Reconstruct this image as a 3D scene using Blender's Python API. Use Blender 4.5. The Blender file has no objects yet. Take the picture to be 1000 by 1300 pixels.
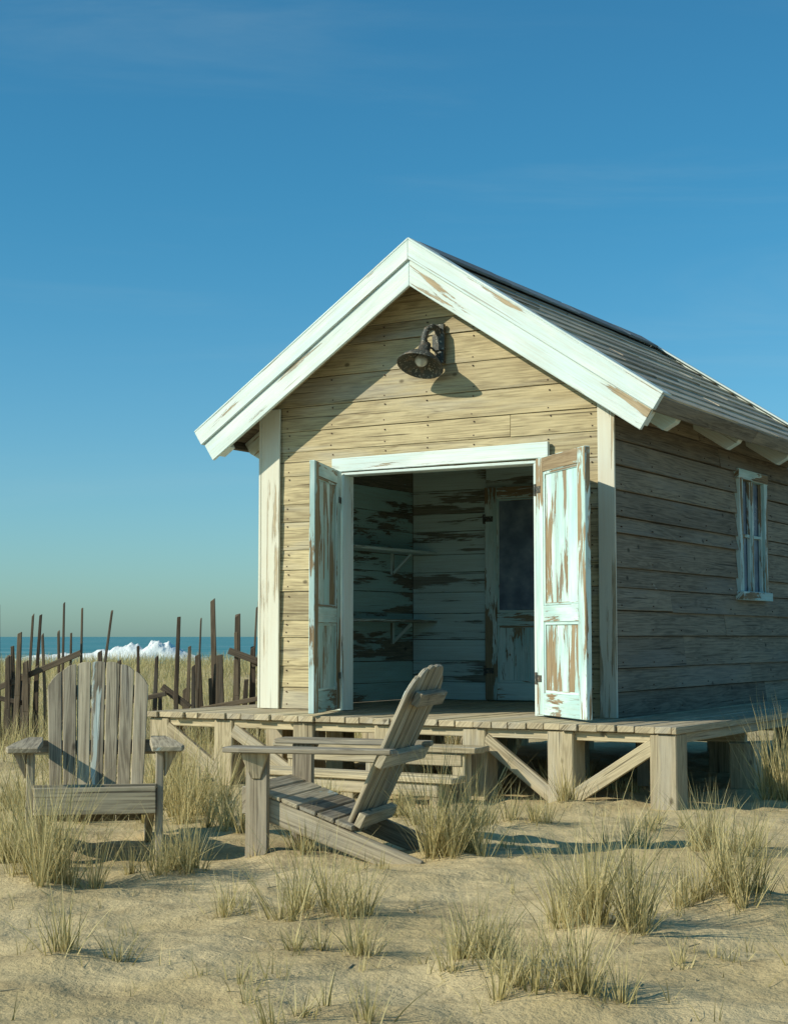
import bpy, bmesh, math, random
from mathutils import Vector, Matrix, Quaternion, noise
random.seed(7)
R = random.random
def U(a,b): return a+(b-a)*R()
scene = bpy.context.scene
scene.view_settings.view_transform='Standard'
scene.view_settings.look='None'
scene.view_settings.exposure=0
COL = scene.collection

# ------------------------------------------------------------------ nodes
def new_mat(name):
    m=bpy.data.materials.new(name); m.use_nodes=True
    nt=m.node_tree; nt.nodes.clear()
    return m,nt
class NT:
    def __init__(s,nt): s.nt=nt
    def n(s,t,**k):
        x=s.nt.nodes.new(t)
        for a,b in k.items(): setattr(x,a,b)
        return x
    def l(s,a,b): s.nt.links.new(a,b)
    def val(s,x,sock):
        if isinstance(x,(int,float)): sock.default_value=x
        elif isinstance(x,(tuple,list)):
            sock.default_value = tuple(x)+((1,) if len(x)==3 and len(sock.default_value)==4 else ())
        else: s.l(x,sock)
    def math(s,op,a,b=0.0,c=0.0):
        x=s.n('ShaderNodeMath',operation=op)
        s.val(a,x.inputs[0]); s.val(b,x.inputs[1]); s.val(c,x.inputs[2]); return x.outputs[0]
    def mix(s,f,a,b,mode='MIX'):
        x=s.n('ShaderNodeMix',data_type='RGBA',blend_type=mode)
        s.val(f,x.inputs[0]); s.val(a,x.inputs[6]); s.val(b,x.inputs[7]); return x.outputs[2]
    def ramp(s,f,lo,hi):
        x=s.n('ShaderNodeMapRange'); x.interpolation_type='SMOOTHSTEP'
        s.val(f,x.inputs[0]); s.val(lo,x.inputs[1]); s.val(hi,x.inputs[2]); return x.outputs[0]
    def noise(s,vec,scale,detail=4,rough=.55,dist=0.0):
        x=s.n('ShaderNodeTexNoise'); s.val(vec,x.inputs['Vector'])
        x.inputs['Scale'].default_value=scale; x.inputs['Detail'].default_value=detail
        x.inputs['Roughness'].default_value=rough; x.inputs['Distortion'].default_value=dist
        return x.outputs['Fac']
    def comb(s,x,y,z):
        c=s.n('ShaderNodeCombineXYZ'); s.val(x,c.inputs[0]); s.val(y,c.inputs[1]); s.val(z,c.inputs[2]); return c.outputs[0]
    def bump(s,h,strength,dist,normal=None):
        b=s.n('ShaderNodeBump'); s.val(h,b.inputs['Height']); b.inputs['Strength'].default_value=strength
        b.inputs['Distance'].default_value=dist
        if normal is not None: s.l(normal,b.inputs['Normal'])
        return b.outputs[0]
    def out(s,col,rough=.8,normal=None,metal=0,spec=.3,trans=None):
        p=s.n('ShaderNodeBsdfPrincipled'); s.val(col,p.inputs['Base Color']); s.val(rough,p.inputs['Roughness'])
        s.val(metal,p.inputs['Metallic']); p.inputs['Specular IOR Level'].default_value=spec
        if normal is not None: s.l(normal,p.inputs['Normal'])
        o=s.n('ShaderNodeOutputMaterial')
        s.l(p.outputs[0],o.inputs[0]); return p

def wood(name,dark,light,paint=None,cover=.5,peel=(2.2,9.0),var=.35,knots=True,edge=.012,paint2=None,crackw=.37):
    m,nt=new_mat(name); g=NT(nt)
    uv=g.n('ShaderNodeUVMap',uv_map='UVMap').outputs[0]
    sp=g.n('ShaderNodeSeparateXYZ'); g.l(uv,sp.inputs[0]); u,v=sp.outputs[0],sp.outputs[1]
    rn=g.n('ShaderNodeAttribute',attribute_name='rnd').outputs['Fac']
    z=g.math('MULTIPLY',rn,37.0)
    def V(a,b): return g.comb(g.math('MULTIPLY',u,a),g.math('MULTIPLY',v,b),z)
    fine=g.noise(V(2.2,85),1,6,.72,.25)
    mid=g.noise(V(.6,9),1,3,.5,.6)
    rings=g.math('SINE',g.math('MULTIPLY',mid,75.0))
    rings=g.math('MULTIPLY_ADD',rings,.5,.5)
    crack=g.ramp(g.noise(V(.9,48),1,3,.6,.15),crackw-.07,crackw)
    stain=g.noise(V(1.0,2.2),1,6,.7,.4)
    t=g.math('ADD',g.math('MULTIPLY',fine,.74),g.math('ADD',g.math('MULTIPLY',rings,.10),g.math('MULTIPLY',stain,.42)))
    t=g.ramp(t,.36,.84)
    col=g.mix(t,dark,light)
    br=g.math('ADD',1.0-var*.6,g.math('MULTIPLY',rn,var))
    brc=g.comb(br,g.math('MULTIPLY',br,1.0),g.math('ADD',g.math('MULTIPLY',br,.9),.08))
    col=g.mix(1.0,col,brc,'MULTIPLY')
    # silvery bleached zones
    sil=g.ramp(g.noise(V(.5,4.0),1,4,.6,.3),.50,.66)
    lum=sum(light)/3
    col=g.mix(g.math('MULTIPLY',sil,.28),col,(lum*.98,lum*.99,lum*.92))
    col=g.mix(g.math('MULTIPLY',g.math('SUBTRACT',1.0,crack),.75),col,tuple(c*.35 for c in dark))
    h=g.math('ADD',g.math('MULTIPLY',fine,.5),g.math('MULTIPLY',crack,.8))
    if knots:
        vo=g.n('ShaderNodeTexVoronoi'); g.l(V(4.2,6.5),vo.inputs['Vector']); vo.inputs['Scale'].default_value=1
        sc=g.n('ShaderNodeSeparateXYZ'); g.l(vo.outputs['Color'],sc.inputs[0])
        k=g.math('MULTIPLY',g.math('SUBTRACT',1.0,g.ramp(vo.outputs['Distance'],.05,.15)),g.math('GREATER_THAN',sc.outputs[0],.66))
        col=g.mix(g.math('MULTIPLY',k,.75),col,tuple(c*.35 for c in dark))
    rough=.85
    if paint:
        pn=g.noise(V(peel[0],peel[1]),1,8,.66,.6)
        pl=g.noise(V(.9,1.6),1,3,.5)
        s=g.math('ADD',g.math('MULTIPLY',pn,.65),g.math('MULTIPLY',pl,.45))
        s=g.math('ADD',s,g.math('MULTIPLY',g.math('SUBTRACT',fine,.5),.14))
        th=.55+(.5-cover)*.42
        msk=g.ramp(s,th-edge,th+edge)
        thin=g.ramp(s,th,th+.22)
        pc=g.mix(thin,tuple(.78*a+.22*b for a,b in zip(paint,light)),paint)
        if paint2: pc=g.mix(g.ramp(g.noise(V(1.3,5),1,5,.6),.4,.62),pc,paint2)
        pc=g.mix(g.math('MULTIPLY',g.ramp(fine,.62,.35),.22),pc,light)
        hair=g.ramp(g.noise(V(.7,30),1,3,.6,.3),.30,.335)
        pc=g.mix(g.math('MULTIPLY',g.math('SUBTRACT',1.0,hair),.6),pc,dark)
        col=g.mix(msk,col,pc)
        h=g.math('ADD',g.math('MULTIPLY',h,.6),g.math('MULTIPLY',msk,.9))
    nrm=g.bump(h,.6,.004)
    g.out(col,rough,nrm,spec=.2)
    return m

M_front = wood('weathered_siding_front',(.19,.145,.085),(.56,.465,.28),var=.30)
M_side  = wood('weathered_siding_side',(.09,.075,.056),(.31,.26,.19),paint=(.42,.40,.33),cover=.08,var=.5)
M_trim  = wood('peeling_white_trim',(.24,.18,.11),(.48,.38,.25),paint=(.62,.77,.76),cover=.72,peel=(1.0,12),var=.12,knots=False,paint2=(.72,.79,.76))
M_post  = wood('chalky_corner_board',(.28,.225,.15),(.56,.47,.33),paint=(.66,.66,.56),cover=.66,peel=(.8,15),var=.1,knots=False)
M_door  = wood('peeling_pale_blue_paint',(.16,.11,.065),(.36,.275,.17),paint=(.43,.68,.68),cover=.57,peel=(1.7,10),var=.12,knots=False,paint2=(.64,.79,.76))
M_int   = wood('interior_teal_paint',(.06,.06,.05),(.22,.21,.16),paint=(.36,.60,.60),cover=.53,peel=(.9,6.5),var=.25)
M_int2  = wood('interior_pale_paint',(.10,.095,.075),(.30,.30,.24),paint=(.64,.80,.77),cover=.62,peel=(.8,10),var=.15)
M_roof  = wood('roof_planks',(.20,.165,.12),(.60,.51,.38),var=.45)
M_dark  = wood('tarred_ridge',(.10,.13,.15),(.26,.30,.32),var=.4)
M_deck  = wood('deck_planks',(.21,.165,.105),(.57,.47,.31),var=.35)
M_beam  = wood('deck_timber',(.21,.165,.10),(.54,.45,.295),var=.35)
M_chair = wood('grey_chair_wood',(.12,.095,.065),(.52,.44,.31),paint=(.44,.54,.51),cover=.20,peel=(1.6,16),var=.6)
M_fence = wood('driftwood',(.04,.032,.025),(.17,.13,.09),var=.8,knots=False)

def simple(name,c,rough=.6,metal=0,spec=.4):
    m,nt=new_mat(name); g=NT(nt)
    tc=g.n('ShaderNodeTexCoord').outputs['Object']
    n1=g.noise(tc,18,6,.65)
    col=g.mix(g.ramp(n1,.4,.65),c,tuple(x*.55 for x in c))
    g.out(col,rough,g.bump(n1,.3,.003),metal,spec); return m
def rust():
    m,nt=new_mat('rusty_metal'); g=NT(nt)
    tc=g.n('ShaderNodeTexCoord').outputs['Object']
    n1=g.noise(tc,22,7,.7); n2=g.noise(tc,60,5,.6)
    col=g.mix(g.ramp(n1,.48,.66),(.06,.065,.058),(.15,.115,.08))
    col=g.mix(g.ramp(n2,.56,.68),col,(.38,.37,.31))
    g.out(col,.62,g.bump(n1,.5,.003),.25,.4); return m
M_rust=rust()
M_bulb=simple('frosted_bulb',(.62,.64,.6),.25)
M_nail=simple('rusty_nail',(.10,.06,.04),.8)
def glass():
    m,nt=new_mat('dusty_window_glass'); g=NT(nt)
    tc=g.n('ShaderNodeTexCoord').outputs['Object']
    n1=g.noise(tc,5,6,.6)
    col=g.mix(g.ramp(n1,.35,.7),(.12,.16,.22),(.25,.31,.37))
    g.out(col,g.math('MULTIPLY_ADD',n1,.3,.08),None,0,.6); return m
M_glass=glass()

# ------------------------------------------------------------------ mesh builder
class MB:
    def __init__(s): s.v=[];s.f=[];s.uv=[];s.r=[]
    def poly(s,vs,faces,grain,rnd=None,jit=0.0):
        g=Vector(grain).normalized(); b=len(s.v)
        if rnd is None: rnd=R()
        ou,ov=U(0,40),U(0,40)
        vs=[Vector(p)+Vector((U(-jit,jit),U(-jit,jit),U(-jit,jit))) for p in vs]
        s.v+=vs
        for f in faces:
            s.f.append([b+i for i in f])
            p=[vs[i] for i in f]
            n=Vector((0,0,0))
            for i in range(len(p)): n+=p[i].cross(p[(i+1)%len(p)])
            if n.length<1e-12: n=Vector((0,0,1))
            n.normalize()
            if abs(n.dot(g))>.75:
                a=n.orthogonal().normalized(); c=n.cross(a)
            else:
                a=g; c=n.cross(g).normalized()
            for q in p:
                s.uv.append((q.dot(a)+ou,q.dot(c)+ov)); s.r.append(rnd)
    def hexa(s,c,grain,rnd=None,jit=.0):
        s.poly(c,[(0,3,2,1),(4,5,6,7),(0,1,5,4),(1,2,6,5),(2,3,7,6),(3,0,4,7)],grain,rnd,jit)
    def box(s,x0,x1,y0,y1,z0,z1,grain='x',rnd=None,jit=.0,M=None):
        c=[(x0,y0,z0),(x1,y0,z0),(x1,y1,z0),(x0,y1,z0),(x0,y0,z1),(x1,y0,z1),(x1,y1,z1),(x0,y1,z1)]
        g={'x':(1,0,0),'y':(0,1,0),'z':(0,0,1)}[grain]
        if M is not None:
            c=[M@Vector(p) for p in c]; g=M.to_3x3()@Vector(g)
        s.hexa(c,g,rnd,jit)
    def beam(s,p1,p2,w,t,side=(1,0,0),jit=.0,rnd=None):
        p1=Vector(p1);p2=Vector(p2); d=(p2-p1).normalized(); a=Vector(side); a=(a-d*a.dot(d)).normalized(); b=d.cross(a)
        a=a*w/2; b=b*t/2
        c=[p1-a-b,p1+a-b,p1+a+b,p1-a+b,p2-a-b,p2+a-b,p2+a+b,p2-a+b]
        s.hexa(c,d,rnd,jit)
    def prism(s,A,B,grain,rnd=None):
        n=len(A)
        faces=[tuple(range(n)),tuple(range(2*n-1,n-1,-1))]+[(i,n+i,n+(i+1)%n,(i+1)%n) for i in range(n)]
        s.poly(list(A)+list(B),faces,grain,rnd)
    def obj(s,name,mat,parent=None,bevel=.004):
        me=bpy.data.meshes.new(name); me.from_pydata([tuple(p) for p in s.v],[],s.f)
        me.uv_layers.new(name='UVMap'); me.attributes.new('rnd','FLOAT','CORNER')
        me.uv_layers['UVMap'].data.foreach_set('uv',[c for uv in s.uv for c in uv])
        me.attributes['rnd'].data.foreach_set('value',s.r)
        bm=bmesh.new(); bm.from_mesh(me); bmesh.ops.recalc_face_normals(bm,faces=bm.faces); bm.to_mesh(me); bm.free()
        me.materials.append(mat)
        o=bpy.data.objects.new(name,me); COL.objects.link(o)
        if parent: o.parent=parent
        if bevel:
            bv=o.modifiers.new('bev','BEVEL'); bv.width=bevel; bv.segments=1; bv.limit_method='ANGLE'; bv.angle_limit=.6
        return o
def empty(name,loc=(0,0,0),rz=0):
    e=bpy.data.objects.new(name,None); e.empty_display_size=.2; COL.objects.link(e)
    e.location=loc; e.rotation_euler=(0,0,rz); return e
def cuts(z0,z1,step,forced=(),jit=.03):
    pts=[z0]+sorted(f for f in forced if z0<f<z1)+[z1]; out=[]
    for a,b in zip(pts,pts[1:]):
        n=max(1,round((b-a)/step)); zs=[a+(b-a)*i/n for i in range(n+1)]
        for i in range(1,n): zs[i]+=U(-jit,jit)
        out+=zs[:-1]
    return out+[z1]

# ------------------------------------------------------------------ HUT (local frame: x along facade, y to the back, z from deck)
DECK=.56
hut=empty('beach_hut',(1.60,11.5,DECK),math.radians(-31))
W=3.1; L=4.3; XR=-W/2; ZR=3.63; TAN=.664; A=math.atan(TAN); CA,SA=math.cos(A),math.sin(A)
SL=2.01/CA; Y0,Y1=-.27,4.54
def zu(x): return ZR-.046/CA-abs(x-XR)*TAN
def hw(z): return (ZR-.046/CA-z)/TAN
OX0,OX1,OZ=-2.333,-.593,1.91
nails=MB()
def gable(mb,y,sgn,opening=True,x0=-W,x1=0,step=.2):
    zs=cuts(0,zu(XR)-.04,step,(OZ,),.045)
    for a,b in zip(zs,zs[1:]):
        def xs(z):
            h=min(hw(z),(x1-x0)/2); c=XR; return c-h,c+h
        la,ra=xs(a); lb,rb=xs(b)
        if opening and b<=OZ+.001:
            segs=[(la,OX0,lb,OX0),(OX1,ra,OX1,rb)]
        elif R()<.6:
            j=U(-2.4,-.8)
            if lb<j-.1 and rb>j+.1: segs=[(la,j-.0015,lb,j-.0015),(j+.0015,ra,j+.0015,rb)]
            else: segs=[(la,ra,lb,rb)]
        else: segs=[(la,ra,lb,rb)]
        for (p,q,r_,s_) in segs:
            fo=.012+U(0,.009); ft=.006
            za=a+.001+U(-.002,.002); zb=b-.001; zc=za+U(-.004,.004)
            c=[(p,y+sgn*fo,za),(q,y+sgn*fo,zc),(q,y-sgn*.02,zc),(p,y-sgn*.02,za),
               (r_,y+sgn*ft,zb),(s_,y+sgn*ft,zb),(s_,y-sgn*.02,zb),(r_,y-sgn*.02,zb)]
            mb.hexa(c,(1,0,0),jit=.0012)
            if opening:
                for xn in (-2.88,-2.45,-1.95,-1.55,-1.15,-.5,-.16):
                    if r_+.06<xn<s_-.06:
                        for zz in (a+.035,b-.035):
                            xx=xn+U(-.012,.012); z2=zz+U(-.006,.006); k=.0045
                            nails.box(xx-k,xx+k,y-fo-.002,y-.003,z2-k,z2+k)
mb=MB(); gable(mb,0,-1,True); mb.obj('front_wall',M_front,hut,.003)
mb=MB(); gable(mb,L,1,False); mb.obj('back_wall',M_side,hut,.003)
# side walls
WY0,WY1,WZ0,WZ1=2.74,3.46,.95,2.04
def sidewall(x,sgn,win):
    mb=MB(); zs=cuts(0,zu(0)-.005,.18,(WZ0,WZ1),.04)
    for a,b in zip(zs,zs[1:]):
        if win and a>=WZ0-.001 and b<=WZ1+.001: segs=[(0.0,WY0+.02),(WY1-.02,L)]
        else:
            j=U(.8,3.6); segs=[(0.0,j-.002),(j+.002,L)]
        for p,q in segs:
            fo=.020+U(0,.014); ft=.005
            za=a+.002+U(-.003,.003); zb=b-.002
            c=[(x+sgn*fo,p,za),(x+sgn*fo,q,za+U(-.006,.006)),(x-sgn*.02,q,za),(x-sgn*.02,p,za),
               (x+sgn*ft,p,zb),(x+sgn*ft,q,zb),(x-sgn*.02,q,zb),(x-sgn*.02,p,zb)]
            mb.hexa(c,(0,1,0),jit=.0015)
            if win:
                for yn in (.1,.7,1.3,1.9,2.5,3.65):
                    if p+.05<yn<q-.05:
                        yy=yn+U(-.012,.012); z2=a+.04+U(-.006,.006); k=.0045
                        nails.box(.004,fo+.002,yy-k,yy+k,z2-k,z2+k)
    return mb
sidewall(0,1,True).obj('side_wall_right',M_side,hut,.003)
sidewall(-W,-1,False).obj('side_wall_left',M_side,hut,.003)
nails.obj('nails',M_nail,hut,0)
mb=MB()
mb.box(-W+.022,-.022,.022,.04,OZ,2.5); mb.box(-W+.022,OX0-.0,.022,.04,0,OZ); mb.box(OX1,-.022,.022,.04,0,OZ)
mb.box(-.042,-.0225,.042,WY0+.02,0,2.5,'y'); mb.box(-.042,-.0225,WY1-.02,L-.03,0,2.5,'y'); mb.box(-.042,-.0225,WY0+.02,WY1-.02,0,.95,'y'); mb.box(-.042,-.0225,WY0+.02,WY1-.02,WZ1,2.5,'y')
mb.box(-W+.0225,-W+.042,.042,L-.03,0,2.5,'y')
mb.obj('wall_sheathing',M_fence,hut,0)
# corner boards
mb=MB()
mb.box(-W-.03,-W+.155,-.045,-.0265,0,2.475,'z'); mb.box(-W-.055,-W-.031,-.047,.12,0,2.44,'z')
mb.box(-.095,.038,-.047,-.0265,0,2.475,'z',jit=.002)
mb.obj('corner_boards',M_post,hut)
def slope_pt(side,s,y,perp):
    return Vector((XR+side*(s*CA+perp*SA),y,ZR-s*SA+perp*CA))
def slope_box(mb,side,s0,s1,y0,y1,p0,p1,grain='s',mitre=False,jit=0,rnd=None):
    def P(s,y,p):
        ss=(-p*TAN if (mitre and s==s0) else s); return slope_pt(side,ss,y,p)
    c=[P(s0,y0,p0),P(s1,y0,p0),P(s1,y1,p0),P(s0,y1,p0),P(s0,y0,p1),P(s1,y0,p1),P(s1,y1,p1),P(s0,y1,p1)]
    g=(slope_pt(side,1,0,0)-slope_pt(side,0,0,0)) if grain=='s' else Vector((0,1,0))
    mb.hexa(c,g,rnd,jit)
mb=MB()
for sd in(-1,1): slope_box(mb,sd,0,1.86,-.044,-.0285,-.15,-.048,mitre=True)
mb.obj('gable_frieze',M_front,hut)
# roof
mb=MB()
for sd in(-1,1):
    n=11; st=(SL-.02)/n
    for i in range(n):
        s0=i*st+.02; s1=s0+st+.03
        ys=[Y0]
        while ys[-1]<Y1-1.2: ys.append(ys[-1]+U(.9,2.0))
        ys.append(Y1)
        for a,b in zip(ys,ys[1:]):
            t=U(.0,.009); e=U(-.02,.012) if i<n-1 else U(-.012,0)
            P=lambda s,y,p: slope_pt(sd,s,y,p)
            c=[P(s0,a+.003,-.022),P(s1+e,a+.003,t-.014),P(s1+e,b-.003,t-.014+U(-.004,.004)),P(s0,b-.003,-.022),
               P(s0,a+.003,-.004),P(s1+e,a+.003,t+.006),P(s1+e,b-.003,t+.006+U(-.003,.006)),P(s0,b-.003,-.004)]
            mb.hexa(c,(0,1,0))
mb.obj('roof_planks',M_roof,hut,.003)
mb=MB()
for sd in(-1,1):
    for i in range(13):
        s0=i*SL/13; slope_box(mb,sd,s0+.002,s0+SL/13-.002,Y0+.001,Y1,-.045,-.024,'y')
mb.obj('roof_soffit',M_side,hut,.002)
mb=MB()
for sd in(-1,1):
    for y in [.32,1.72,3.05,4.2]:
        s1=SL+.008
        P=lambda s,p,yy: slope_pt(sd,s,yy,p)
        a=[(1.86,-.0465),(s1,-.0465),(s1,-.15),(s1-.05,-.245),(1.86,-.245)]
        mb.prism([P(s,p,y-.045) for s,p in a],[P(s,p,y+.045) for s,p in a],slope_pt(sd,1,0,0)-slope_pt(sd,0,0,0))
mb.obj('rafter_tails',M_trim,hut)
mb=MB()
for sd in(-1,1):
    slope_box(mb,sd,SL+.012,SL+.036,Y0,1.9,-.115,-.0,'y',jit=.001); slope_box(mb,sd,SL+.012,SL+.036,1.905,Y1,-.11,-.0,'y',jit=.002)
mb.obj('eave_fascia',M_side,hut)
mb=MB()
for sd in(-1,1):
    slope_box(mb,sd,0,SL+.04,Y0-.03,Y0-.001,-.27,-.10,mitre=True,rnd=.3+.1*sd)
    slope_box(mb,sd,0,SL+.055,Y0-.05,Y0-.001,-.0995,.028,mitre=True,rnd=.6+.1*sd)
    slope_box(mb,sd,0,SL+.055,Y0-.05,Y0+.11,.0285,.046,mitre=True,rnd=.8+.1*sd)
    slope_box(mb,sd,0,SL+.04,Y1+.001,Y1+.03,-.2,.028,mitre=True)
    slope_box(mb,sd,0,SL+.055,Y1-.09,Y1+.04,.0285,.044,mitre=True)
    slope_box(mb,sd,SL-.12,SL+.01,Y0+.0,Y0+.13,-.24,-.0455,'s')
mb.obj('rake_boards',M_trim,hut,.005)
mb=MB()
for sd in(-1,1):
    ys=[-.15,1.1,2.5,3.7,Y1-.095]
    for a,b in zip(ys,ys[1:]): slope_box(mb,sd,0.0,.19,a+.003,b-.003,.026,.044+U(0,.008),'y',mitre=True,jit=.002)
mb.obj('ridge_cap',M_dark,hut)
# header & jambs
mb=MB()
mb.hexa([(-2.42,-.06,OZ+.005),(-.49,-.06,OZ+.014),(-.49,-.0235,OZ+.014),(-2.42,-.0235,OZ+.005),(-2.42,-.06,OZ+.115),(-.49,-.06,OZ+.135),(-.49,-.0235,OZ+.135),(-2.42,-.0235,OZ+.115)],(1,0,0))
mb.box(OX0-.085,OX0+.0,-.050,-.0235,0,OZ+.004,'z'); mb.box(OX1-.0,OX1+.085,-.050,-.0235,0,OZ+.004,'z')
mb.box(OX0+.001,OX0+.024,-.05,.10,0,OZ-.024,'z'); mb.box(OX1-.024,OX1-.001,-.05,.10,0,OZ-.024,'z'); mb.box(OX0+.001,OX1-.001,-.05,.10,OZ-.023,OZ-.001)
mb.obj('door_frame',M_trim,hut)
# doors
def door(name,hinge,dr,parent,mat=M_door,w=.87,h=1.90,top_open=None):
    d=Vector((dr[0],dr[1],0)).normalized(); n=Vector((-d.y,d.x,0))
    M=Matrix(((d.x,n.x,0,hinge[0]),(d.y,n.y,0,hinge[1]),(0,0,1,hinge[2]),(0,0,0,1)))
    e=empty(name); e.parent=parent; e.matrix_local=M
    mb=MB(); st=.125; t=.022
    mb.box(0,st,-t,t,0,h,'z'); mb.box(w-st,w,-t,t,0,h,'z')
    mz=.68
    for a,b in((0,.16),(mz,mz+.12),(h-.11,h)): mb.box(st+.001,w-st-.001,-t+.001,t-.001,a,b)
    for a,b in((.16,mz),(mz+.12,h-.11)):
        for s in(-1,1):
            y0,y1=sorted((s*.006,s*.015))
            mb.box(st,st+.022,y0,y1,a,b,'z'); mb.box(w-st-.022,w-st,y0,y1,a,b,'z')
            mb.box(st+.022,w-st-.022,y0,y1,a,a+.022); mb.box(st+.022,w-st-.022,y0,y1,b-.022,b)
    mb.obj(name+'_frame',mat,e)
    mb=MB()
    for a,b in((.16,mz),(mz+.12,h-.11)):
        if top_open and a>.5: continue
        k=3
        for i in range(k):
            x0=st+(w-2*st)*i/k; mb.box(x0+.0015,x0+(w-2*st)/k-.0015,-.0055,.0055,a,b,'z')
    mb.obj(name+'_panels',mat,e,.002)
    if top_open:
        m2=MB(); m2.box(st,w-st,-.004,.004,mz+.12,h-.11); m2.obj(name+'_glass',M_glass,e,0)
    m3=MB()
    for z in(.22,1.62):
        m3.box(-.012,.012,-t-.012,-t+.0,z,z+.09,'z'); m3.box(.0,.09,-t-.004,-t-.0005,z+.02,z+.07)
        m3.box(.0,.09,t+.0005,t+.004,z+.02,z+.07)
    m3.obj(name+'_hinges',M_rust,e,.001)
    return e
door('door_leaf_right',(OX1+.03,-.075,.015),(.75,-.66),hut)
door('door_leaf_left',(OX0-.01,-.075,.015),(.34,-.94),hut)
# interior
PY=2.3
mb=MB(); zs=cuts(.0,2.55,.20)
for a,b in zip(zs,zs[1:]): mb.box(-W+.044,-W+.06,.045,PY,a+.002,b-.002,'y',jit=.001)
for a,b in zip(zs,zs[1:]): mb.box(-.062,-.044,.045,PY,a+.002,b-.002,'y',jit=.001)
mb.obj('interior_side_boards',M_int,hut,.003)
mb=MB()
for a,b in zip(zs,zs[1:]):
    mb.box(-W+.062,-2.25,PY,PY+.02,a+.002,b-.002,jit=.001)
    if a<1.95: mb.box(-1.50,-.064,PY,PY+.02,a+.002,b-.002,jit=.001)
    else: mb.box(-2.249,-.064,PY,PY+.02,a+.002,b-.002,jit=.001)
mb.box(-2.249,-1.50,PY+.03,PY+.05,0,2.2,'z')
mb.obj('interior_back_boards',M_int2,hut,.003)
mb=MB()
for i in range(12): mb.box(-W+.06+i*.248,-W+.306+i*.248,.045,PY+.05,2.30,2.32,'y')
mb.obj('interior_ceiling',M_int,hut,.003)
door('inner_door',(-2.24,PY-.03,.01),(1,0),hut,M_door,w=.74,h=1.96,top_open=True)
mb=MB()
for z in(.72,1.36):
    mb.box(-W+.061,-W+.34,.35,PY-.02,z,z+.025,'y',jit=.002)
    for y in(.7,1.9):
        mb.beam((-W+.075,y,z-.001),(-W+.075,y,z-.2),.03,.03); mb.beam((-W+.09,y,z-.18),(-W+.28,y,z-.012),.025,.025,(0,1,0))
mb.obj('interior_shelves',M_int2,hut)
# window
mb=MB(); X=.03
mb.box(-.02,X+.02,WY0-.03,WY0+.06,WZ0,WZ1,'z'); mb.box(-.02,X+.02,WY1-.06,WY1+.03,WZ0,WZ1,'z')
mb.box(-.02,X+.022,WY0-.05,WY1+.05,WZ1-.06,WZ1+.03,'y'); mb.box(-.02,X+.05,WY0-.05,WY1+.05,WZ0-.04,WZ0+.035,'y')
ym=(WY0+WY1)/2
mb.box(-.012,X+.006,ym-.025,ym+.025,WZ0+.035,WZ1-.06,'z')
for a,b in((WY0+.06,ym-.025),(ym+.025,WY1-.06)):
    mb.box(-.010,X-.01,a,b,1.47,1.50,'y')
    for q0,q1 in((a,a+.02),(b-.02,b)): mb.box(-.008,X-.006,q0,q1,WZ0+.036,WZ1-.061,'z')
mb.obj('window_frame',M_door,hut)
mb=MB(); mb.box(-.016,-.012,WY0+.05,WY1-.05,WZ0+.02,WZ1-.05); mb.obj('window_glass',M_glass,hut,0)
# lamp
lm=empty('barn_lamp'); lm.parent=hut; lm.location=(-1.42,-.03,2.70)
def lathe(mbm,prof,M,seg=28):
    vs=[];fs=[]
    for i in range(seg):
        a=2*math.pi*i/seg
        for r,z in prof: vs.append(M@Vector((r*math.cos(a),r*math.sin(a),z)))
    k=len(prof)
    for i in range(seg):
        j=(i+1)%seg
        for q in range(k-1): fs.append((i*k+q,j*k+q,j*k+q+1,i*k+q+1))
    mbm.poly(vs,fs,(0,0,1),.5)
def tube(mbm,pts,r,seg=10):
    vs=[];fs=[];pts=[Vector(p) for p in pts]
    for i,p in enumerate(pts):
        d=(pts[min(i+1,len(pts)-1)]-pts[max(i-1,0)]).normalized(); a=Vector((1,0,0)); a=(a-d*a.dot(d)).normalized(); b=d.cross(a)
        for k in range(seg):
            t=2*math.pi*k/seg; vs.append(p+(a*math.cos(t)+b*math.sin(t))*r)
    for i in range(len(pts)-1):
        for k in range(seg):
            fs.append((i*seg+k,i*seg+(k+1)%seg,(i+1)*seg+(k+1)%seg,(i+1)*seg+k))
    mbm.poly(vs,fs,(0,1,0),.5)
mb=MB(); mb.box(-.04,.04,-.03,.005,.02,.33,'z'); mb.box(-.055,.055,-.045,-.03,.12,.25,'z')
tube(mb,[(0,-.03,.25),(-.005,-.06,.29),(-.02,-.10,.30),(-.045,-.145,.27),(-.055,-.165,.21),(-.06,-.17,.12)],.026)
tube(mb,[(0,-.03,.08),(-.03,-.08,.13),(-.055,-.16,.15)],.009)
mb.obj('bracket',M_rust,lm,.003)
Mt=Matrix.Translation((-.06,-.18,.07))@Matrix.Rotation(math.radians(-24),4,'X')@Matrix.Scale(.92,4)
mb=MB()
lathe(mb,[(.03,.12),(.048,.11),(.055,.03),(.08,.01),(.12,-.02),(.16,-.055),(.195,-.10),(.20,-.115),(.195,-.112),(.19,-.10),(.155,-.06),(.115,-.028),(.07,-.002),(.03,.005)],Mt)
o=mb.obj('shade',M_rust,lm,0)
for p in o.data.polygons: p.use_smooth=True
mb=MB(); lathe(mb,[(.0,-.11),(.03,-.105),(.052,-.08),(.056,-.055),(.045,-.03),(.03,-.005),(.028,.02)],Mt)
o=mb.obj('bulb',M_bulb,lm,0)
for p in o.data.polygons: p.use_smooth=True

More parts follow.
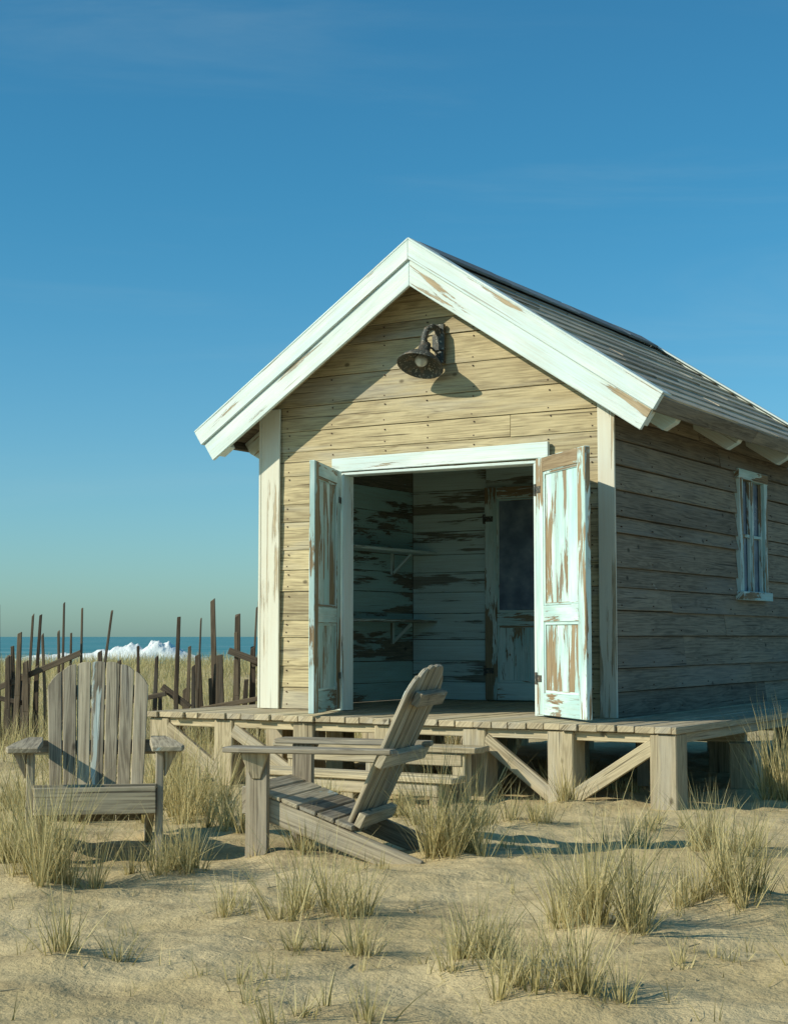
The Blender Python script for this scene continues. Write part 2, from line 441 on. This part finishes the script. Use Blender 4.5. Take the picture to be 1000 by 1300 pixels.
# ------------------------------------------------------------------ DECK
deck=empty('timber_deck',(1.60,11.5,DECK),math.radians(-31))
DX0,DX1,DY0,DY1=-3.67,.80,-.85,4.95
mb=MB(); x=DX0
while x<DX1-.02:
    w=min(U(.12,.15),DX1-x)
    ys=[DY0+U(-.018,.012),U(.8,3.4),DY1]
    for a,b in zip(ys,ys[1:]):
        zt=U(-.003,.003)-.003
        mb.box(x+.003,x+w-.003,a+.002,b-.002,-.045+zt,zt,'y',jit=.0015)
    x+=w
mb.obj('deck_boards',M_deck,deck,.004)
mb=MB()
mb.box(DX0+.01,DX1-.02,DY0+.05,DY0+.09,-.115,-.052); mb.box(DX1-.07,DX1-.03,DY0+.1,DY1,-.115,-.052,'y'); mb.box(DX0+.03,DX0+.07,DY0+.1,DY1,-.115,-.052,'y')
for y in(.8,2.4,4.2): mb.box(DX0+.1,DX1-.1,y,y+.06,-.2,-.053)
mb.obj('joists',M_beam,deck)
mb=MB()
for y in(-.73,.85,2.45,4.25):
    for x in(.69,-.05,-.72,-1.45,-2.17,-2.92,-3.55):
        s=.096*U(.92,1.04); yy=y
        mb.box(x-s,x+s,yy-s,yy+s,-.68,-.054 if y<0 else -.201,'z',jit=.004)
mb.obj('posts',M_beam,deck,.008)
mb=MB()
yb=-.80
mb.beam((-.64,yb,-.13),(-.12,yb,-.50),.10,.04,(1,0,0)); mb.beam((.62,yb,-.13),(.04,yb,-.50),.10,.04,(1,0,0))
mb.beam((-3.48,yb,-.13),(-2.98,yb,-.45),.10,.04,(1,0,0)); mb.beam((-2.83,yb,-.13),(-2.26,yb,-.45),.10,.04,(1,0,0))
mb.obj('braces',M_beam,deck)
mb=MB()
def steps():
    for (y0,z) in((-1.16,-.17),(-1.48,-.35)):
        for k in range(2):
            a=y0+k*.15; mb.box(-2.2+U(-.03,.03),-.55+U(-.03,.03),a+.004,a+.142,z-.04,z,jit=.003)
        mb.box(-2.1,-.65,y0+.03,y0+.06,z-.13,z-.043)
    for x in(-2.05,-1.38,-.68):
        mb.box(x-.05,x+.05,-1.12,-1.02,-.66,-.212,'z'); mb.box(x-.05,x+.05,-1.44,-1.34,-.66,-.392,'z')
steps()
mb.obj('steps',M_beam,deck,.006)

# ------------------------------------------------------------------ CHAIRS
def chair(name,loc,rz):
    e=empty(name,loc,rz)
    mb=MB()
    for s in(-1,1):
        x0,x1=sorted((s*.31,s*.35)); mb.box(x0,x1,-.335,-.215,-.03,.555,'z',jit=.002)
        mb.prism([(s*.352,-.20,.555),(s*.352,-.34,.555),(s*.352,-.30,.42),(s*.352,-.25,.42)],[(s*.385,-.20,.555),(s*.42,-.34,.555),(s*.36,-.30,.42),(s*.36,-.25,.42)],(0,0,1))
    mb.obj('legs',M_chair,e,.005)
    mb=MB()
    for s in(-1,1):
        pr=[(-.345,.365),(-.345,.235),(.42,-.02),(.58,-.02),(.60,.03)]
        x0,x1=s*.268,s*.306
        mb.prism([(x0,y,z) for y,z in pr],[(x1,y,z) for y,z in pr],(0,1,-.35))
    mb.obj('side_rails',M_chair,e,.005)
    mb=MB()
    n=6
    for i in range(n):
        y0=-.345+i*.098; y1=y0+.088
        zt=lambda y:.366-(y+.345)*.345
        zz=U(0,.004)
        mb.hexa([(-.315,y0,zt(y0)),(.315,y0,zt(y0)),(.315,y1,zt(y1)),(-.315,y1,zt(y1)),(-.315,y0,zt(y0)+.022+zz),(.315,y0,zt(y0)+.022+zz),(.315,y1,zt(y1)+.022+zz),(-.315,y1,zt(y1)+.022+zz)],(1,0,0),jit=.002)
    mb.box(-.309,.309,-.372,-.347,.235,.375,jit=.002)
    mb.obj('seat',M_chair,e,.004)
    mb=MB()
    for s in(-1,1):
        out=[(.285,-.43),(.44,-.43),(.455,-.33),(.43,.05),(.385,.46),(.30,.47),(.285,.1)]
        mb.prism([(s*x,y,.557) for x,y in out],[(s*x,y,.585) for x,y in out],(0,1,0))
    mb.obj('armrests',M_chair,e,.005)
    b0=Vector((0,.20,.20)); b1=Vector((0,.58,1.0)); d=(b1-b0).normalized(); n_=Vector((0,d.z,-d.y))
    mb=MB(); K=7
    for i in range(K):
        c=(i-(K-1)/2)
        xb0=(c-.5)*.071+.003; xb1=(c+.5)*.071-.003
        xt0=(c-.5)*.082+.003; xt1=(c+.5)*.082-.003
        def top(x): return .89-.8*x*x-(14.0*x**4)
        A=[]
        for (x,l) in [(xb0,-.06),(xb1,-.06),(xt1,top(xt1)),((xt0*.35+xt1*.65),top(xt0*.35+xt1*.65)+.006),((xt0*.65+xt1*.35),top(xt0*.65+xt1*.35)+.006),(xt0,top(xt0))]:
            A.append(b0+d*l+Vector((x,0,0)))
        off=U(-.004,.004)-.012*abs(c)/3
        mb.prism([p+n_*off for p in A],[p+n_*(.022+off) for p in A],d)
    mb.obj('backrest',M_chair,e,.004)
    mb=MB()
    for l,w2 in((.04,.27),(.385,.385),(.72,.235)):
        p=b0+d*l+n_*.047
        mb.beam(p-Vector((w2,0,0)),p+Vector((w2,0,0)),.04,.075,n_)
    mb.obj('back_battens',M_chair,e,.004)
    return e
chair('adirondack_chair',(-1.60,8.55,0.0),math.radians(10))
chair('adirondack_chair.001',(-.34,8.43,0.0),math.radians(-107.5))

# ------------------------------------------------------------------ terrain
CL=[ # x,y,h,w,n
(-1.615,7.26,.50,.32,330),(-1.086,7.62,.30,.30,240),(-1.19,9.7,.44,.50,380),(-1.144,5.65,.24,.30,90),(-.73,6.63,.19,.30,80),
(-.26,6.53,.32,.42,300),(-.20,5.72,.19,.32,120),(.306,8.16,.54,.27,400),(.82,9.7,.2,.2,110),(.82,6.18,.43,.34,430),
(1.27,8.78,.2,.26,100),(1.73,8.45,.32,.34,240),(1.43,6.72,.38,.34,340),(.286,5.45,.27,.24,200),(.507,5.07,.27,.28,280),
(2.72,11.0,.62,.30,260),(1.15,10.55,.28,.14,90),(-.53,8.2,.2,.3,120),(0.02,9.9,.22,.3,120),(-.17,4.85,.13,.3,90),
(1.72,11.6,.15,.3,120),(1.05,5.5,.10,.3,60),(-2.4,10.2,.42,.5,260),(-1.9,9.8,.36,.4,220),(-1.7,11.8,.4,.5,260),
(-1.85,7.7,.36,.3,220),(-.95,9.2,.30,.3,180),(.45,9.4,.25,.25,110),(-1.35,10.6,.40,.5,260),(-2.6,12.5,.4,.7,260),(-3.0,11,.4,.6,240),(2.2,7.6,.3,.4,200),
(-.45,10.2,.25,.3,120),(1.9,6.9,.25,.3,120),(.95,8.0,.08,.3,40),(-2.15,9.0,.3,.4,160),(1.35,12.4,.2,.4,120),(2.9,12.2,.5,.4,240),(3.3,10.2,.35,.5,200),(-2.0,6.0,.25,.3,120),(-.5,5.2,.1,.3,50),(1.45,5.4,.2,.3,110),
(.62,8.75,.12,.35,60),(1.55,9.6,.2,.3,90),(-.1,7.6,.1,.3,50),(.95,7.3,.08,.4,40),
]
def sstep(a,b,x):
    t=max(0,min(1,(x-a)/(b-a))); return t*t*(3-2*t)
def gz(x,y):
    z=0.0
    if -60<y<80 and abs(x)<120:
        p=Vector((x,y,0))
        z+=.035*noise.noise(p*.7)+.028*noise.noise(p*2.1)
        if abs(x)<8 and 2<y<16:
            q3=Vector((x*2.6,y*4.6,0))
            rd=1-abs(noise.noise(q3))*2.2
            z+=.019*noise.noise(p*5.3)+.007*noise.noise(p*11)+.026*max(0,rd)**2*max(0,noise.noise(p*.9+Vector((9,3,0)))+.25)
            for c in CL:
                dx=x-c[0];dy=y-c[1];q=dx*dx+dy*dy
                if q<.5: z+=.045*math.exp(-q/(.5*c[3]**2+.01))*min(1,c[2]/.25)
    z+=.33*sstep(19,36,y)*(1+.5*noise.noise(Vector((x*.12,y*.05,3))))-3.6*sstep(42,120,y)
    return z
def axis(n0,n1,st,lo,hi,gr=1.13):
    a=[];x=n0
    while x<=n1: a.append(x); x+=st
    s=st;x=a[-1]
    while x<hi: s*=gr; x+=s; a.append(x)
    s=st;x=n0;b=[]
    while x>lo: s*=gr; x-=s; b.append(x)
    return b[::-1]+a
xs=axis(-3.6,3.6,.035,-3000,3000); ys=axis(4.3,13,.035,-60,220,1.06)
vs=[(x,y,gz(x,y)) for y in ys for x in xs]; nx=len(xs)
fs=[(j*nx+i,j*nx+i+1,(j+1)*nx+i+1,(j+1)*nx+i) for j in range(len(ys)-1) for i in range(nx-1)]
me=bpy.data.meshes.new('sand_ground'); me.from_pydata(vs,[],fs)
for p in me.polygons: p.use_smooth=True
gr=bpy.data.objects.new('sand_ground',me); COL.objects.link(gr)
m,nt=new_mat('beach_sand'); g=NT(nt)
pos=g.n('ShaderNodeNewGeometry').outputs['Position']
n1=g.noise(pos,.9,5,.6,.3); n2=g.noise(pos,5,6,.65); n3=g.noise(pos,150,3,.7); n4=g.noise(pos,34,5,.6)
mp=g.n('ShaderNodeMapping'); g.l(pos,mp.inputs[0]); mp.inputs['Scale'].default_value=(1.1,3.6,1)
n5=g.noise(mp.outputs[0],1,5,.6,.5)
col=g.mix(g.ramp(n1,.35,.65),(.43,.335,.175),(.53,.425,.245))
col=g.mix(g.math('MULTIPLY',g.ramp(n2,.5,.68),.5),col,(.32,.245,.13))
col=g.mix(g.math('MULTIPLY',g.ramp(n5,.53,.66),.42),col,(.27,.205,.115))
col=g.mix(g.math('MULTIPLY',g.ramp(n3,.56,.7),.45),col,(.25,.19,.11))
vo=g.n('ShaderNodeTexVoronoi'); g.l(pos,vo.inputs['Vector']); vo.inputs['Scale'].default_value=30
sc=g.n('ShaderNodeSeparateXYZ'); g.l(vo.outputs['Color'],sc.inputs[0])
peb=g.math('MULTIPLY',g.math('LESS_THAN',vo.outputs['Distance'],.14),g.math('GREATER_THAN',sc.outputs[0],.9))
col=g.mix(g.math('MULTIPLY',peb,.6),col,(.14,.10,.065))
h=g.math('ADD',g.math('MULTIPLY',n2,1.0),g.math('ADD',g.math('MULTIPLY',n4,.35),g.math('MULTIPLY',n3,.08)))
h=g.math('ADD',h,g.math('MULTIPLY',peb,.12))
g.out(col,.95,g.bump(h,.65,.05),spec=.1)
me.materials.append(m)

# ------------------------------------------------------------------ sea
def seaz(x,y):
    return -1.0+.12*noise.noise(Vector((x*.03,y*.12,0)))
xs2=axis(-70,70,2.0,-7000,7000,1.3); ys2=axis(90,260,1.5,60,7000,1.25)
vs=[(x,y,seaz(x,y) if y<600 else -1.0) for y in ys2 for x in xs2]; nx=len(xs2)
fs=[(j*nx+i,j*nx+i+1,(j+1)*nx+i+1,(j+1)*nx+i) for j in range(len(ys2)-1) for i in range(nx-1)]
me=bpy.data.meshes.new('sea'); me.from_pydata(vs,[],fs)
for p in me.polygons: p.use_smooth=True
sea=bpy.data.objects.new('sea',me); COL.objects.link(sea)
m,nt=new_mat('sea_water'); g=NT(nt)
pos=g.n('ShaderNodeNewGeometry').outputs['Position']
mp=g.n('ShaderNodeMapping'); g.l(pos,mp.inputs[0]); mp.inputs['Scale'].default_value=(.05,.25,.2)
w1=g.noise(mp.outputs[0],1,6,.6,.4)
foam=g.ramp(w1,.60,.66)
col=g.mix(g.ramp(w1,.35,.6),(.03,.15,.15),(.08,.24,.23))
col=g.mix(g.math('MULTIPLY',foam,.55),col,(.75,.78,.76))
g.out(col,.4,g.bump(w1,.5,.6),spec=.3); me.materials.append(m)
# breaking wave
vs=[];fs=[]; NX,NY=900,34
for i in range(NX):
    x=-70+i*(90/NX)
    env=.35+1.65*math.exp(-((x+20.8)/2.3)**2)+1.0*math.exp(-((x+24.3)/2.2)**2)+.45*max(0,noise.noise(Vector((x*.12,7,0))))*2
    for j in range(NY):
        t=j/(NY-1); prof=max(0,math.sin(math.pi*t))**.8*(1.0-.3*t)
        nn=noise.fractal(Vector((x*.75,t*2.2,0)),.85,2.1,7)
        yy=137+t*5.0+1.2*noise.noise(Vector((x*.08,0,0)))+.3*nn
        vs.append((x,yy,-1.12+prof*env*(1.0+.38*nn)))
for i in range(NX-1):
    for j in range(NY-1): fs.append((i*NY+j,i*NY+j+1,(i+1)*NY+j+1,(i+1)*NY+j))
me=bpy.data.meshes.new('breaking_wave'); me.from_pydata(vs,[],fs)
for p in me.polygons: p.use_smooth=True
wv=bpy.data.objects.new('breaking_wave',me); COL.objects.link(wv)
m,nt=new_mat('wave_foam'); g=NT(nt)
pos=g.n('ShaderNodeNewGeometry').outputs['Position']
sp=g.n('ShaderNodeSeparateXYZ'); g.l(pos,sp.inputs[0])
n1=g.noise(pos,.7,6,.65)
f=g.ramp(g.math('ADD',sp.outputs[2],g.math('MULTIPLY',n1,1.5)),-.45,.30)
col=g.mix(f,(.05,.19,.20),(.74,.77,.75)); g.out(col,.7,g.bump(n1,.7,.4)); me.materials.append(m)

# ------------------------------------------------------------------ grass
def grass_mat(name,a,b,c):
    m,nt=new_mat(name); g=NT(nt)
    rn=g.n('ShaderNodeAttribute',attribute_name='rnd').outputs['Fac']
    tp=g.n('ShaderNodeAttribute',attribute_name='tip').outputs['Fac']
    col=g.mix(g.ramp(rn,0,.45),a,b); col=g.mix(g.ramp(rn,.4,1.0),col,c)
    col=g.mix(g.math('MULTIPLY',tp,.45),col,(.66,.57,.31))
    p=g.out(col,.75,spec=.15)
    tr=g.n('ShaderNodeBsdfTranslucent'); g.l(col,tr.inputs[0])
    ms=g.n('ShaderNodeMixShader'); ms.inputs[0].default_value=.35
    g.l(p.outputs[0],ms.inputs[1]); g.l(tr.outputs[0],ms.inputs[2])
    o=[n for n in nt.nodes if n.type=='OUTPUT_MATERIAL'][0]; g.l(ms.outputs[0],o.inputs[0])
    return m
MG=grass_mat('marram_grass',(.17,.15,.05),(.44,.36,.15),(.70,.59,.31))
MG2=grass_mat('dune_grass_mat',(.19,.17,.06),(.42,.36,.15),(.58,.49,.25))
class GB:
    def __init__(s): s.v=[];s.f=[];s.r=[];s.t=[]
    def blade(s,x,y,z,h,ang,lean,wd,seg=4,curve=1.0):
        b=len(s.v); r=R(); dx,dy=math.cos(ang),math.sin(ang); fa=U(0,6.28); wx,wy=math.cos(fa),math.sin(fa)
        for i in range(seg+1):
            t=i/seg; o=lean*h*(t*.6+curve*.4*t*t); zz=z+h*(t-.22*lean*t*t*curve)
            w=wd*(1-t)**.7*.5
            if i<seg:
                s.v+= [(x+dx*o-wx*w,y+dy*o-wy*w,zz),(x+dx*o+wx*w,y+dy*o+wy*w,zz)]; s.r+=[r,r]; s.t+=[t,t]
            else: s.v.append((x+dx*o,y+dy*o,zz)); s.r.append(r); s.t.append(1)
        for i in range(seg-1):
            a=b+2*i; s.f.append((a,a+1,a+3,a+2))
        a=b+2*(seg-1); s.f.append((a,a+1,a+2))
    def obj(s,name,mat,parent=None):
        me=bpy.data.meshes.new(name); me.from_pydata(s.v,[],s.f)
        me.attributes.new('rnd','FLOAT','POINT'); me.attributes.new('tip','FLOAT','POINT')
        me.attributes['rnd'].data.foreach_set('value',s.r); me.attributes['tip'].data.foreach_set('value',s.t)
        me.materials.append(mat); o=bpy.data.objects.new(name,me); COL.objects.link(o)
        if parent: o.parent=parent
        return o
gp=empty('beach_grass')
for k,(cx,cy,h,w,n) in enumerate(CL):
    gb=GB(); n=int(n*1.3)
    subs=[(random.gauss(0,w*.28),random.gauss(0,w*.26),U(.5,1.08),U(0,6.28)) for _ in range(max(4,n//34))]
    for i in range(n):
        sx,sy,sh,sa=random.choice(subs); a=U(0,6.28); rr=abs(random.gauss(0,.03))
        x=cx+sx+rr*math.cos(a); y=cy+sy+rr*math.sin(a)
        out=a+random.gauss(0,.6)
        hh=h*1.28*sh*U(.25,1.05)*(1.15 if R()<.08 else 1)
        ln=rr*9+abs(random.gauss(.16,.22))+ (U(.1,.6) if R()<.25 else 0)
        gb.blade(x,y,gz(x,y)-.01,hh,out,ln,U(.0032,.0066)*(1.0 if cy<9 else 1.2),4,U(.1,.9))
    for i in range(n//12):
        a=U(0,6.28); x=cx+random.gauss(0,w*.55); y=cy+random.gauss(0,w*.55)
        gb.blade(x,y,gz(x,y)+.004,U(.02,.05),a,U(2,5),.004,4,.2)
    gb.obj('tuft_%d'%k,MG,gp)
gb=GB()
for i in range(380):
    y=U(4.7,11.5); x=U(-.27,.27)*y
    if R()<.5: gb.blade(x,y,gz(x,y)+.003,U(.01,.03),U(0,6.28),U(2,6),.0035,4,.2)
    else:
        for q in range(random.randint(2,7)): gb.blade(x+U(-.03,.03),y+U(-.03,.03),gz(x,y)-.005,U(.03,.12),U(0,6.28),abs(random.gauss(.4,.4)),.0038,3,1)
gb.obj('straw_litter',MG,gp)
gb=GB()
cnt=0
while cnt<24000:
    y=14.2+ (R()**1.25)*32; x=U(-.30*y,.02*y+.5)
    if noise.noise(Vector((x*.55,y*.45,5)))+.18+.012*(y-14)<U(-.05,.25): continue
    s=1+max(0,(y-16))*.035
    gb.blade(x,y,gz(x,y)-.02,U(.16,.50),U(0,6.28),abs(random.gauss(.35,.3)),U(.005,.010)*s,3,1)
    cnt+=1
for i in range(2500):
    y=U(11,26); x=U(4.2+.1*y,.32*y+2.5)
    gb.blade(x,y,gz(x,y)-.02,U(.15,.45),U(0,6.28),abs(random.gauss(.35,.3)),U(.006,.011),3,1)
gb.obj('dune_grass',MG2)
mb=MB()
for i in range(60):
    y=U(4.8,11); x=U(-.27,.27)*y; a=U(0,3.14); l=U(.015,.08)
    z=gz(x,y)+.003; mb.beam((x,y,z),(x+l*math.cos(a),y+l*math.sin(a),z+U(0,.006)),.004,.003,(0,0,1))
mb.obj('driftwood_twigs',M_beam,None,0)

# ------------------------------------------------------------------ fence
fe=empty('driftwood_fence')
P=[(-4.15,1.49,.05),(-4.0,1.2,.06),(-3.93,1.40,.035),(-3.85,1.39,.04),(-3.78,.85,.06),(-3.66,1.19,.035),(-3.55,1.22,.035),(-3.52,1.52,.03),(-3.42,1.19,.03),(-3.34,1.46,.03),(-3.20,1.0,.06),(-3.19,1.43,.035),(-2.98,.9,.06),(-2.80,1.05,.04),(-2.6,.95,.05),
(-2.37,.95,.03),(-2.30,1.36,.05),(-2.24,1.05,.045),(-2.19,.85,.05),(-2.09,1.35,.025),(-2.06,.97,.08),(-1.91,1.57,.065),(-1.83,.96,.09),(-1.73,1.40,.075),(-1.66,.9,.05),(-1.62,1.20,.05),(-1.54,1.47,.028),(-1.50,1.05,.07),(-1.42,1.54,.06),(-1.3,1.3,.05),(-1.15,1.2,.05),
(-4.3,.8,.06),(-4.4,1.3,.04),(-4.55,1.1,.05),(-4.7,1.4,.03),(-4.9,1.2,.05),(-5.1,1.4,.04),(-5.4,1.2,.05),(-4.08,.75,.08),(-3.98,.68,.08),(-3.7,.6,.06),(-2.5,.55,.05),(-2.28,.6,.06),(-1.97,.7,.05),(-1.6,.7,.06),(-3.88,.9,.07),(-4.2,.95,.07),(-4.12,1.05,.05),(-4.04,.95,.06)]
mb=MB()
for x,h,w in P:
    y=17+U(-.35,.35); ln=U(-.05,.05)
    if abs(x+3.19)<.005: ln=.14
    a=Vector((x,y,-.3)); b=Vector((x+ln*h,y+U(-.05,.05),h)); mid=a.lerp(b,.55)+Vector((U(-.015,.015),0,0))
    d=w/2
    def ring(c,s): return [c+Vector((-s,-s*.6,0)),c+Vector((s,-s*.6,0)),c+Vector((s,s*.6,0)),c+Vector((-s,s*.6,0))]
    r=R()
    mb.hexa(ring(a,d)+ring(mid,d*.95),(0,0,1),r); top=ring(b,d*.75); top[0].z-=U(0,.05); top[3].z-=U(0,.04)
    mb.hexa(ring(mid,d*.95)+top,(0,0,1),r)
mb.obj('pickets',M_fence,fe,.004)
mb=MB()
for (x0,z0,x1,z1,w) in[(-4.2,.60,-3.30,.98,.06),(-2.45,.62,-2.15,.40,.07),(-1.75,1.0,-1.36,.86,.07),(-2.5,.30,-1.3,.52,.05),(-5.2,.7,-3.9,.45,.05),(-3.3,.35,-2.4,.55,.05),(-1.5,.85,-1.0,.95,.05)]:
    mb.beam((x0,16.75,z0),(x1,16.7,z1),w,.03,(0,0,1))
mb.obj('rails',M_fence,fe,.004)

# ------------------------------------------------------------------ light, sky
SE=math.radians(31); hx,hy=-.93,-.367
S=Vector((hx*math.cos(SE),hy*math.cos(SE),math.sin(SE))).normalized()
sd=bpy.data.lights.new('sun','SUN'); sd.energy=4.9; sd.angle=math.radians(.5); sd.color=(1.0,.94,.77)
so=bpy.data.objects.new('sun',sd); COL.objects.link(so); so.rotation_euler=S.to_track_quat('Z','Y').to_euler(); so.location=(-8,-4,9)
w=bpy.data.worlds.new('World'); scene.world=w; w.use_nodes=True; nt=w.node_tree; nt.nodes.clear(); g=NT(nt)
sky=g.n('ShaderNodeTexSky',sky_type='NISHITA'); sky.sun_disc=False; sky.sun_elevation=SE; sky.sun_rotation=math.atan2(hx,hy)%(2*math.pi)
sky.air_density=1.0; sky.dust_density=.6; sky.ozone_density=1.6; sky.altitude=0
gen=g.n('ShaderNodeTexCoord').outputs['Generated']
sg=g.n('ShaderNodeSeparateXYZ'); g.l(gen,sg.inputs[0])
el=g.ramp(sg.outputs[2],0.0,.30)
tcol=g.mix(el,(.56,.93,1.12),(.30,.94,1.12))
tint=g.mix(1.0,sky.outputs[0],tcol,'MULTIPLY')
mp=g.n('ShaderNodeMapping'); g.l(gen,mp.inputs[0]); mp.inputs['Scale'].default_value=(1.2,1.2,9); mp.inputs['Rotation'].default_value=(0,.25,0)
cn=g.noise(mp.outputs[0],2.0,7,.6,.6)
cl=g.math('MULTIPLY',g.ramp(cn,.50,.85),.12)
skc=g.mix(cl,tint,(4.2,5.6,5.7))
bg=g.n('ShaderNodeBackground'); g.l(skc,bg.inputs[0]); bg.inputs[1].default_value=.108
o=g.n('ShaderNodeOutputWorld'); g.l(bg.outputs[0],o.inputs[0])

# ------------------------------------------------------------------ camera
cd=bpy.data.cameras.new('camera'); cd.sensor_fit='HORIZONTAL'; cd.sensor_width=36; cd.lens=72; cd.clip_end=20000; cd.clip_start=.1
co=bpy.data.objects.new('camera',cd); COL.objects.link(co); co.location=(0,0,1.15); co.rotation_euler=(math.radians(90+4.52),0,0)
scene.camera=co
